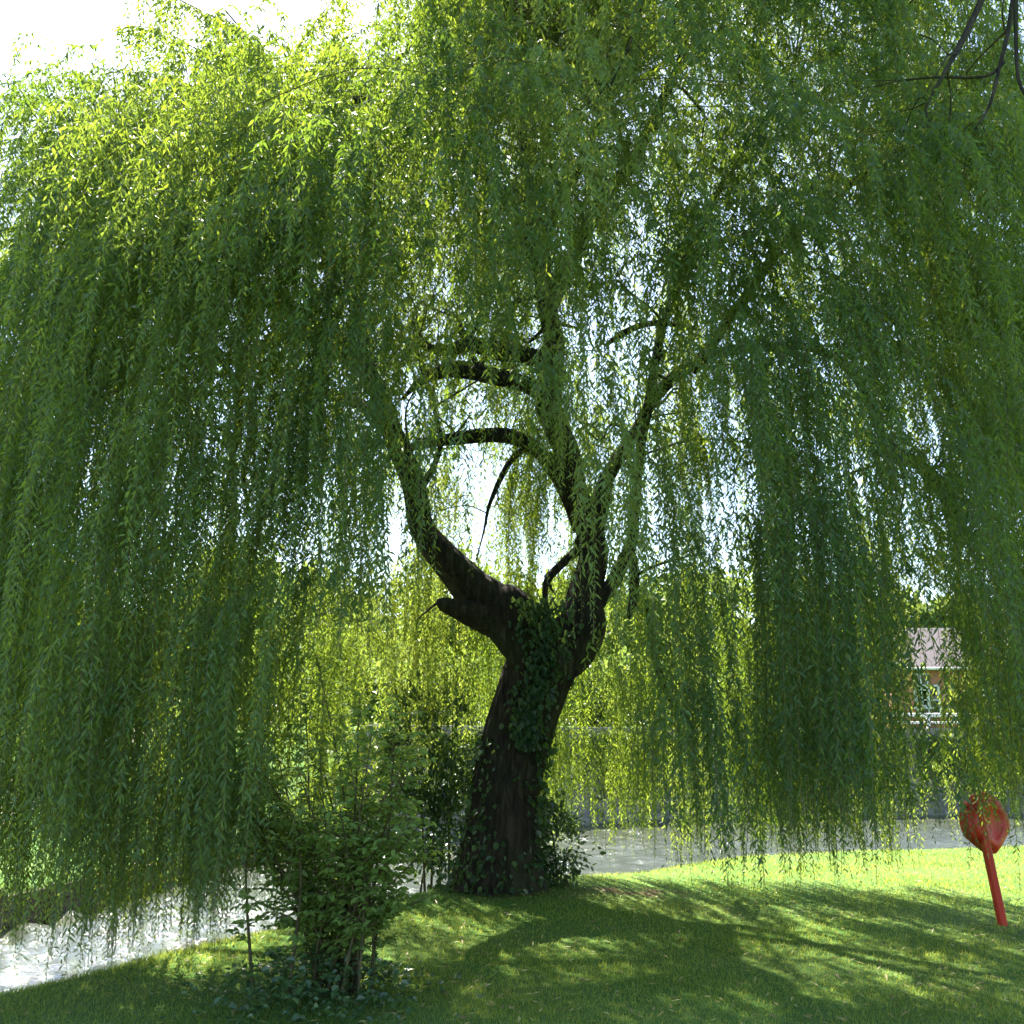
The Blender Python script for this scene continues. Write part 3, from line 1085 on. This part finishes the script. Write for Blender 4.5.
def ivy():
    Pt, rt = LIMBS[0]
    P, D = [], []
    for k in range(2000):
        u = rng.random() ** 1.7
        i = int(u * (len(Pt) - 1) * .62)
        a = rng.uniform(0, 6.283)
        band = .5 + .5 * math.sin(3 * a + 1.0 + i * .12) + (0.35 if i < 8 else 0)
        if rng.random() > band:
            continue
        d = np.array((math.cos(a), math.sin(a), 0))
        P.append(Pt[i] + d * (rt[i] * 1.06 + abs(rng.normal(0, .05))) + np.array((0, 0, rng.normal(0, .05))))
        D.append(d * .5 + np.array((0, 0, -.7)) + rng.normal(0, .4, 3))
    # hanging growth in the middle of the trunk, below the fork
    for k in range(900):
        t = rng.random()
        c = at(536 + 10 * math.sin(t * 5) + rng.normal(0, 7 + 9 * (1 - t)), 596 + t * 150, 10.62 - .12 * rng.random())
        P.append(c)
        D.append(np.array((rng.normal(0, .5), -.3, -.8)))
    P, D = np.array(P), np.array(D)
    V, Q = oval_leaves(P, D, rng.uniform(.045, .09, len(P)), .75)
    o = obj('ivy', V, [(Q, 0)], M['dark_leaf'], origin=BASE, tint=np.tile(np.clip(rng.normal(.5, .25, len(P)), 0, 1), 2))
    tag(o, 'dark ivy leaves climbing the lower trunk of the willow', 'ivy', kind='thing')


ivy()


def ground_ivy():
    P, D = [], []
    for k in range(2600):
        a, r_ = rng.uniform(0, 6.283), abs(rng.normal(0, 1))
        x = -1.62 + math.cos(a) * r_ * .30
        y = 6.75 + math.sin(a) * r_ * .40
        h = .26 * math.exp(-.5 * (r_ / 1.0) ** 2)
        z = height(x, y) + rng.random() ** .6 * h + .01
        P.append((x, y, z))
        D.append((math.cos(a) * .6 + rng.normal(0, .5), math.sin(a) * .6 + rng.normal(0, .5), rng.normal(.1, .4)))
    P, D = np.array(P), np.array(D)
    V, Q = oval_leaves(P, D, rng.uniform(.03, .06, len(P)), .8)
    o = obj('ground_ivy', V, [(Q, 0)], M['dark_leaf'], origin=(-1.55, 6.75, height(-1.55, 6.75)), tint=np.tile(np.clip(rng.normal(.55, .2, len(P)), 0, 1), 2))
    tag(o, kind='stuff')


# ground cover round the foot of the sapling
def weeds():
    P, D = [], []
    for k in range(1500):
        x = rng.normal(-1.25, .32)
        y = rng.normal(6.75, .38)
        u = rng.random()
        h = .30 * math.exp(-((x + 1.3) ** 2 / .5 + (y - 6.75) ** 2 / .3))
        P.append((x, y, height(x, y) + .015 + u * h))
        a = rng.uniform(0, 6.28)
        D.append((math.cos(a), math.sin(a), rng.normal(.15, .4)))
    P, D = np.array(P), np.array(D)
    V, Q = oval_leaves(P, D, rng.uniform(.03, .065, len(P)), .7)
    o = obj('ground_cover', V, [(Q, 0)], M['dark_leaf'], origin=(-1.3, 6.75, height(-1.3, 6.75)), tint=np.tile(np.clip(rng.normal(.6, .2, len(P)), 0, 1), 2))
    tag(o, kind='stuff')


weeds()


# ------------------------------------------------------------------ lifebuoy station
def lifebuoy_station():
    base = at(1003, 926, 9.3)
    base[2] = height(base[0], 9.3)
    root = thing('lifebuoy_station', base, 'red lifebuoy housing on a slim leaning red post in the sunlit grass', 'lifebuoy station')
    lean = np.array((-.10, .03, 1.0))
    lean /= np.linalg.norm(lean)
    side = unit(np.cross((0, 1.0, 0), lean))
    fwd = np.cross(lean, side)
    b = MB()
    ax = np.stack((side, fwd, lean))
    b.box(base + lean * .46, (.07, .07, 1.12), 0, .012, axes=ax)
    b.build('post', M['red_post'], root)
    # housing: turned three-quarters away, rounded shell tapering to the post
    a = R(24)
    hs = side * math.cos(a) + fwd * math.sin(a)
    hf = -side * math.sin(a) + fwd * math.cos(a)
    ctr = base + lean * .86 + hf * .13 + side * .15
    n = 48
    ang = np.linspace(0, 2 * math.pi, n, endpoint=False)
    ox = np.sin(ang) * .25
    oz = np.cos(ang) * .25
    low = oz < -.09
    ox = np.where(low, ox * (1 - .62 * np.clip((-oz - .09) / .19, 0, 1)), ox)
    oz = np.where(low, oz * 1.10, oz)
    oz = np.where(oz > .2, .2 + (oz - .2) * .85, oz)
    prof = [(-.070, .0), (-.070, .50), (-.078, .54), (-.085, .60), (-.085, .74), (-.078, .84), (-.055, .90), (-.03, .925), (-.028, 1.0), (-.012, 1.0), (-.01, .95), (.05, 1.0), (.075, .985), (.085, .95), (.085, .84), (.045, .80), (.045, .40), (.058, .34), (.058, .0)]
    V, q = [], []
    for dpt, sc in prof:
        sc = max(sc, .004)
        V.append(ctr + np.outer(ox * sc, hs) + np.outer(oz * sc, lean) + hf * dpt)
    V = np.vstack(V)
    for k in range(len(prof) - 1):
        for j in range(n):
            q.append((k * n + j, k * n + (j + 1) % n, (k + 1) * n + (j + 1) % n, (k + 1) * n + j))
    shell = obj('housing', V, [(q, 0)], M['red_plastic'], root, smooth=True)
    # lifebuoy inside the far side of the shell
    m = MB()
    th = np.linspace(0, 2 * math.pi, 41)
    ring = ctr + hf * .075 + np.outer(np.sin(th) * .165, hs) + np.outer(np.cos(th) * .165, lean)
    m.tube(ring, .04, 10, cap=False)
    m.build('lifebuoy_ring', M['white_ring'], root, smooth=True)
    # bolts through the post
    for h in (.78, .96):
        c = base + lean * h - fwd * .034
        t = MB()
        t.tube(np.array((c, c - fwd * .012)), .011, 8)
        t.build('bolt', M['steel'], root)
    # ridge along the top edge
    c = MB()
    arc = np.linspace(-1.0, 1.0, 17)
    c.tube(ctr + np.outer(np.sin(arc) * .245, hs) + np.outer(.2 + (np.cos(arc) * .25 - .2) * .85 + .012, lean) - hf * .0, .018, 8)
    c.build('rain_lip', M['red_plastic'], root, smooth=True)


lifebuoy_station()


# ------------------------------------------------------------------ river walls
def resample(line, step):
    res = []
    for a, b_ in zip(line[:-1], line[1:]):
        n = max(1, int(round(np.linalg.norm(b_ - a) / step)))
        for k in range(n):
            res.append(a + (b_ - a) * k / n)
    res.append(line[-1])
    return np.array(res)


def revetment():
    pts = resample(np.array([(-9.8, 5.7), *FAR[1:5]]), .9)
    root = thing('timber_bank_wall', (*pts[4], WATER), 'low dark timber board wall holding the grassy far bank above the stream', 'bank wall')
    bd = MB()
    for i in range(len(pts) - 1):
        a, c = pts[i], pts[i + 1]
        d = c - a
        L_ = np.linalg.norm(d)
        nrm = np.array((-d[1], d[0])) / L_
        rz = math.atan2(d[1], d[0])
        for k in range(4):
            mid = (a + c) / 2 + nrm * (.14 + rng.normal(0, .006))
            bd.box((mid[0], mid[1], -.84 + k * .175), (L_ - .006, .06, .168), rz, .008)
    bd.build('boarding', M['timber'], root)
    for i, p in enumerate(pts):
        d = pts[min(i + 1, len(pts) - 1)] - pts[max(i - 1, 0)]
        d /= np.linalg.norm(d)
        nrm = np.array((-d[1], d[0]))
        q = p + nrm * .045
        h = rng.uniform(-.20, -.10)
        m = MB()
        m.tube(np.array([(q[0], q[1], z) for z in (-1.45, -.7, -.3, h - .02, h)]), np.array((.062, .06, .058, .056, .046)), 10, .02, seed=i)
        m.build('post', M['timber'], root, smooth=True)


revetment()


def stone_wall():
    line = np.array(FAR[5:10])
    pts = resample(line, 1.5)
    root = thing('river_wall', (*pts[5], WATER), 'grey stone embankment wall across the river with flat coping stones', 'wall')
    w, c = MB(), MB()
    for i in range(len(pts) - 1):
        a, e = pts[i], pts[i + 1]
        d = e - a
        L_ = np.linalg.norm(d)
        nrm = np.array((-d[1], d[0])) / L_
        rz = math.atan2(d[1], d[0])
        mid = (a + e) / 2 + nrm * .22
        top = float(terrain((mid + nrm * 1.5)[None])[0][0]) + .05
        w.box((*mid, (top - 1.5) / 2), (L_ + .0, .44, top + 1.5), rz)
        c.box((*mid, top + .06), (L_ - .012, .54, .11), rz, .012)
    w.build('masonry', M['stone_wall'], root)
    c.build('coping', M['stone_wall'], root)
    # white rail on the wall
    rp = pts[pts[:, 0] > 9.0]
    rail = thing('white_railing', (*rp[3], 1.7), 'white painted two-bar railing on top of the stone river wall', 'railing')
    tops = []
    for i, p in enumerate(rp):
        d = rp[min(i + 1, len(rp) - 1)] - rp[max(i - 1, 0)]
        d /= np.linalg.norm(d)
        q = p + np.array((-d[1], d[0])) * .22
        z = float(terrain((q + np.array((-d[1], d[0])) * 1.5)[None])[0][0]) + .16
        tops.append((q[0], q[1], z))
        m = MB()
        m.box((q[0], q[1], z + .20), (.09, .09, .42), math.atan2(d[1], d[0]), .01)
        m.build('post', M['white_paint'], rail)
    tops = np.array(tops)
    for h in (.18, .42):
        m = MB()
        m.tube(tops + np.array((0, 0, h)), .05 if h > .3 else .035, 8)
        m.build('rail', M['white_paint'], rail, smooth=True)


stone_wall()


# ------------------------------------------------------------------ brick house across the river
def house():
    X0, X1, Y0, Y1 = 17.2, 27.0, 45.0, 52.0
    zb = height(20, 44.9)
    root = thing('brick_house', ((X0 + X1) / 2, Y0, zb), 'red brick house with a grey tiled roof across the river', 'house')
    eave, ridge = 4.9, 6.9
    w = MB()
    w.box(((X0 + X1) / 2, (Y0 + Y1) / 2, (zb - .5 + eave) / 2), (X1 - X0, Y1 - Y0, eave - zb + .5))
    ym = (Y0 + Y1) / 2
    for x in (X0, X1):
        s = 1 if x == X0 else -1
        V = [(x, Y0, eave), (x, Y1, eave), (x, ym, ridge - .1), (x + .3 * s, Y0, eave), (x + .3 * s, Y1, eave), (x + .3 * s, ym, ridge - .1)]
        w.add(V, [(0, 3, 5, 2), (1, 2, 5, 4)], [(0, 2, 1), (3, 4, 5)])
    w.build('wall', M['brick'], root)
    r_ = MB()
    for s, yy in ((1, Y0), (-1, Y1)):
        o = .35 * s
        V = [(X0 - .3, yy - o, eave - .15), (X1 + .3, yy - o, eave - .15), (X1 + .3, ym, ridge + .03), (X0 - .3, ym, ridge + .03)]
        V2 = [(a, b_, c - .14) for a, b_, c in V]
        r_.add(V + V2, [(0, 1, 2, 3), (7, 6, 5, 4), (0, 4, 5, 1), (1, 5, 6, 2), (2, 6, 7, 3), (3, 7, 4, 0)])
    roof = r_.build('roof', M['slate'], root)
    ch = MB()
    ch.box((X1 - 2.2, ym, ridge + .5), (.8, .6, 1.6), 0, .02)
    ch.box((X1 - 2.2, ym, ridge + 1.35), (.95, .75, .12), 0, .02)
    for dx in (-.2, .2):
        ch.tube(np.array(((X1 - 2.2 + dx, ym, ridge + 1.4), (X1 - 2.2 + dx, ym, ridge + 1.75))), .12, 10)
    ch.build('chimney', M['brick'], roof)
    for xx, zz, ww, hh in ((18.45, 3.75, .72, 1.5), (21.4, 3.75, .72, 1.5), (24.2, 3.75, .72, 1.5), (18.7, zb + 1.35, 1.1, 1.35), (24.2, zb + 1.35, 1.1, 1.35)):
        f = MB()
        t = .09
        f.box((xx, Y0 - .03, zz + hh / 2 - t / 2), (ww, .10, t), 0, .01)
        f.box((xx, Y0 - .03, zz - hh / 2 + t / 2), (ww, .10, t), 0, .01)
        for sx in (-1, 1):
            f.box((xx + sx * (ww / 2 - t / 2), Y0 - .03, zz), (t, .10, hh - 2 * t), 0, .01)
        f.box((xx, Y0 - .03, zz), (.05, .07, hh - 2 * t))
        f.box((xx, Y0 - .033, zz), (ww - 2 * t, .05, .05))
        win = f.build('window', M['white_paint'], root)
        g = MB()
        g.box((xx, Y0 - .004, zz), (ww - .12, .016, hh - .12))
        g.build('pane', M['window_glass'], win)
        s_ = MB()
        s_.box((xx, Y0 - .07, zz - hh / 2 - .05), (ww + .2, .2, .09), 0, .01)
        s_.build('sill', M['white_paint'], win)
    d = MB()
    d.box((21.4, Y0 - .02, zb + 1.05), (1.0, .10, 2.1), 0, .01)
    for zz in (.55, 1.5):
        for sx in (-.23, .23):
            d.box((21.4 + sx, Y0 - .075, zb + zz), (.32, .02, .62), 0, .006)
    dr = d.build('door', M['white_paint'], root)
    h = MB()
    h.tube(np.array(((21.78, Y0 - .10, zb + 1.0), (21.78, Y0 - .07, zb + 1.0))), .03, 8)
    h.build('handle', M['steel'], dr)
    g = MB()
    g.tube(np.array(((X0 - .3, Y0 - .40, eave - .22), (X1 + .3, Y0 - .40, eave - .22))), .06, 8)
    g.build('gutter', M['white_paint'], root, smooth=True)


house()


# ------------------------------------------------------------------ trees and bushes across the water
def far_tree(x, y, h, r_, label, cr=None, tone=.5, n=6500, leaf=.36):
    z0 = height(x, y)
    root = thing('broadleaf_tree', (x, y, z0), label, 'tree', 'trees across the river')
    b = MB()
    th = h * .42
    C = catmull(np.array(((x, y, z0 - .2), (x + rng.normal(0, .1), y, z0 + th * .5), (x + rng.normal(0, .25), y, z0 + th), (x + rng.normal(0, .3), y, z0 + h * .8))), .3)
    b.tube(C, np.linspace(.05 * h * .55, .03, len(C)), 10, .04, seed=int(x * 7) % 97)
    cl = []
    k = 44
    while len(cl) < k:
        p = rng.uniform(-1, 1, 3)
        if .15 < p.dot(p) < 1:
            cl.append(p)
    cl = np.array(cl) * np.array((r_, r_ * .85, h * .40)) + np.array((x, y, z0 + h * .60))
    for c in cl[::4]:
        s0 = C[int(len(C) * rng.uniform(.35, .85))]
        m = (s0 + c) / 2 + np.array((0, 0, .2))
        L_ = catmull(np.array((s0, m, c)), .4)
        b.tube(L_, np.linspace(.06, .015, len(L_)), 6, cap=False)
    b.build('trunk', M['bark'], root, smooth=True)
    pick = rng.integers(0, k, n)
    sz = rng.uniform(.25, .5, k)[pick][:, None] * r_ * .5
    P = cl[pick] + rng.normal(0, 1, (n, 3)) * sz * np.array((1, 1, .75))
    D = rng.normal(0, 1, (n, 3))
    le = leaf * rng.uniform(.6, 1.3, n)
    V, Q = leaf_quads(P, unit(D), le, le * .6, rng)
    obj('crown', V, [(Q, 0)], M['far_leaf'], root, tint=np.clip(rng.normal(tone, .2, n) + rng.normal(0, .1, k)[pick], 0, 1))


FT = [(-24, 44, 8.5, 3.6, 'round green tree across the river at the left end of the far row', .45),
      (-17.5, 38, 6.0, 2.8, 'low spreading tree across the river, second from the left end of the row', .62),
      (-12.5, 43, 7.6, 3.2, 'green tree across the river behind the left curtains, third in the far row', .5),
      (-7.0, 36, 5.4, 2.6, 'small pale green tree across the river, fourth in the far row', .7),
      (-2.0, 42, 7.0, 3.0, 'green tree across the river behind the willow trunk', .45),
      (3.0, 38, 5.8, 2.7, 'small tree across the river just beside the trunk as seen from the lawn', .6),
      (8.0, 43, 7.2, 3.0, 'taller green tree across the river between the trunk and the brick house', .5),
      (12.2, 39, 5.6, 2.3, 'bright small tree across the river next to the brick house', .68),
      (23.5, 40, 5.4, 2.2, 'small tree across the river in front of the brick house', .5),
      (31, 46, 9.0, 3.8, 'big green tree across the river beyond the brick house', .45)]
for (x, y, h, r_, lb, tn) in FT:
    far_tree(x, y, h, r_, lb, tone=tn)

BB = [(-9.3, 15.3, .55, .7, 'bright low bush on the sunny far bank by the timber wall', .75),
      (-12.2, 19.5, .8, 1.0, 'rounded bush on the sunny far bank behind the gravel path', .6),
      (-7.2, 22.0, .9, 1.2, 'leafy green bush at the far bank near the end of the stone wall', .55)]
for (x, y, r_, h, lb, tn) in BB:
    z0 = height(x, y)
    bushy('bush', lb, 'bush', (x, y, z0), clumped((x, y, z0 + h * .5), (r_, r_ * .8, h * .5), 24, .12), 1500, M['far_leaf'], .11, .5, tn, 5, 'bushes on the far bank')

HB = [(-4.6, 24.6), (-2.2, 27.2), (0.2, 29.6), (2.6, 31.4), (5.2, 32.4), (7.9, 33.2), (10.4, 33.4), (10.9, 34.6), (21.4, 35.0), (24.0, 35.5), (27.0, 36.0)]
HL = ['first', 'second', 'third', 'fourth', 'fifth', 'sixth', 'seventh', 'eighth', 'ninth', 'tenth', 'eleventh']
for i, (x, y) in enumerate(HB):
    z0 = height(x, y)
    hh, rr_ = rng.uniform(1.6, 2.9), rng.uniform(1.3, 1.8)
    bushy('hedge_bush', 'green bush growing behind the stone river wall, %s from the upstream end of the row' % HL[i], 'bush', (x, y, z0),
          clumped((x, y, z0 + hh * .5), (rr_, .9, hh * .5), 40, .20), 3000, M['far_leaf'], .20, .55, rng.uniform(.35, .7), 6, 'bushes behind the river wall')


CR = [(-.8, 25.3, 2.2, 'upstream'), (3.4, 28.6, 2.8, 'middle'), (7.6, 29.9, 1.6, 'third'), (14.0, 30.85, 2.4, 'downstream')]
for (x, y, w_, nm) in CR:
    n = 2600
    u = rng.normal(0, .42, n) * w_
    d = {'upstream': (.6, .8), 'middle': (.8, .6), 'third': (.97, .24), 'downstream': (.995, .1)}[nm]
    zt = 1.75 - np.abs(rng.normal(0, .8, n)) * (1 - .25 * np.abs(u) / w_)
    kp = zt > WATER + .05
    nrm = np.array((d[1], -d[0]))
    P = np.stack((x + u * d[0], y + u * d[1], zt), 1)[kp]
    P[:, :2] += nrm * rng.uniform(.05, .28, len(P))[:, None]
    sd_ = -signed(P[:, :2], FAR)
    P[:, :2] += nrm * np.maximum(0, .06 - sd_)[:, None]
    D = np.column_stack((nrm[0] * .5 + rng.normal(0, .4, len(P)), nrm[1] * .5 + rng.normal(0, .4, len(P)), rng.normal(-.7, .3, len(P))))
    V, Q = oval_leaves(P, D, rng.uniform(.09, .17, len(P)), .75)
    o = obj('wall_creeper', V, [(Q, 0)], M['far_leaf'], origin=(x, y, 1.7), tint=np.tile(np.clip(rng.normal(.4, .2, len(P)), 0, 1), 2))
    tag(o, {'upstream': 'green creeper hanging over the river wall at its upstream end, behind the trunk', 'middle': 'broad green creeper hanging over the river wall just beyond the trunk',
            'third': 'narrow green creeper hanging over the middle of the river wall', 'downstream': 'green creeper hanging over the river wall below the white railing'}[nm], 'creeper', 'creepers on the river wall', 'thing')


def wood():
    n = 60000
    x = rng.uniform(-75, 85, n)
    k = np.sin(x * .21) + .6 * np.sin(x * .47 + 1) + .4 * np.sin(x * 1.1 + 2)
    h = 9.2 + 1.5 * k
    u = rng.random(n) ** .75
    y = 76 + 3 * np.sin(x * .15) + rng.normal(0, 1, n) * 3.0 * (1.1 - u)
    z = 2.2 + u * h + rng.normal(0, .25, n)
    P = np.stack((x, y, z), 1)
    le = rng.uniform(.5, 1.1, n)
    V, Q = leaf_quads(P, unit(rng.normal(0, 1, (n, 3))), le, le * .6, rng)
    o = obj('distant_wood', V, [(Q, 0)], M['far_leaf'], tint=np.clip(.5 + .12 * k + rng.normal(0, .15, n), 0, 1))
    tag(o, kind='stuff')


wood()

# gravel path along the sunny bank
pl = np.array([(-16.0, 13.0), (-11.5, 17.2), (-9.6, 20.5), (-8.6, 26.0), (-7.5, 33.0)])
C = catmull(np.column_stack((pl, np.zeros(len(pl)))), .3)[:, :2]
T = np.gradient(C, axis=0)
T /= np.linalg.norm(T, axis=1)[:, None]
nr = np.stack((-T[:, 1], T[:, 0]), 1)
rows = []
for o in (-.75, -.4, 0, .4, .75):
    q = C + nr * o
    rows.append(np.column_stack((q, terrain(q)[0] + .02)))
V = np.stack(rows, 1).reshape(-1, 3)
k = np.arange(len(C) - 1)
Q = np.vstack([np.stack((k * 5 + j, k * 5 + j + 1, (k + 1) * 5 + j + 1, (k + 1) * 5 + j), 1) for j in range(4)])
tag(obj('gravel_path', V, [(Q[:, ::-1], 0)], M['gravel'], smooth=True), kind='structure')

# ------------------------------------------------------------------ light
SUN_AZ, SUN_EL = R(-18), R(57)          # azimuth from +Y, negative to the left
sd = np.array((math.sin(SUN_AZ) * math.cos(SUN_EL), math.cos(SUN_AZ) * math.cos(SUN_EL), math.sin(SUN_EL)))
from mathutils import Vector
sun = bpy.data.lights.new('sun', 'SUN')
sun.energy = 5.0
sun.angle = R(0.53)
sun.color = (1.0, 0.94, 0.82)
so = bpy.data.objects.new('sun', sun)
so.rotation_euler = Vector(-sd).to_track_quat('-Z', 'Y').to_euler()
so.location = (0, 0, 30)
COL.objects.link(so)

world = bpy.data.worlds.new("World")
scene.world = world
world.use_nodes = True
wn = world.node_tree
bg = wn.nodes['Background']
sky = wn.nodes.new('ShaderNodeTexSky')
sky.sky_type = 'NISHITA'
sky.sun_disc = False
sky.sun_elevation = SUN_EL
sky.sun_rotation = SUN_AZ
sky.air_density = 1.0
sky.dust_density = 1.0
sky.ozone_density = 1.0
wn.links.new(sky.outputs[0], bg.inputs['Color'])
bg.inputs['Strength'].default_value = 0.09

# ------------------------------------------------------------------ camera and render settings
cam = bpy.data.cameras.new('camera')
cam.sensor_width = 36
cam.lens = 36 * F / 1024
cam.clip_end = 3000
cam.clip_start = .05
co = bpy.data.objects.new('camera', cam)
co.location = (0, 0, EYE)
co.rotation_euler = (R(90) + PITCH, 0, 0)
COL.objects.link(co)
scene.camera = co

scene.view_settings.view_transform = 'Standard'
scene.view_settings.look = 'None'
scene.view_settings.gamma = 1
scene.view_settings.exposure = 2.5
scene.render.engine = 'CYCLES'
c = scene.cycles
c.max_bounces = 5
c.diffuse_bounces = 2
c.transmission_bounces = 4
c.glossy_bounces = 2
c.sample_clamp_indirect = 6
c.use_denoising = True
for o in bpy.data.objects:
    if '_org' in o:
        del o['_org']
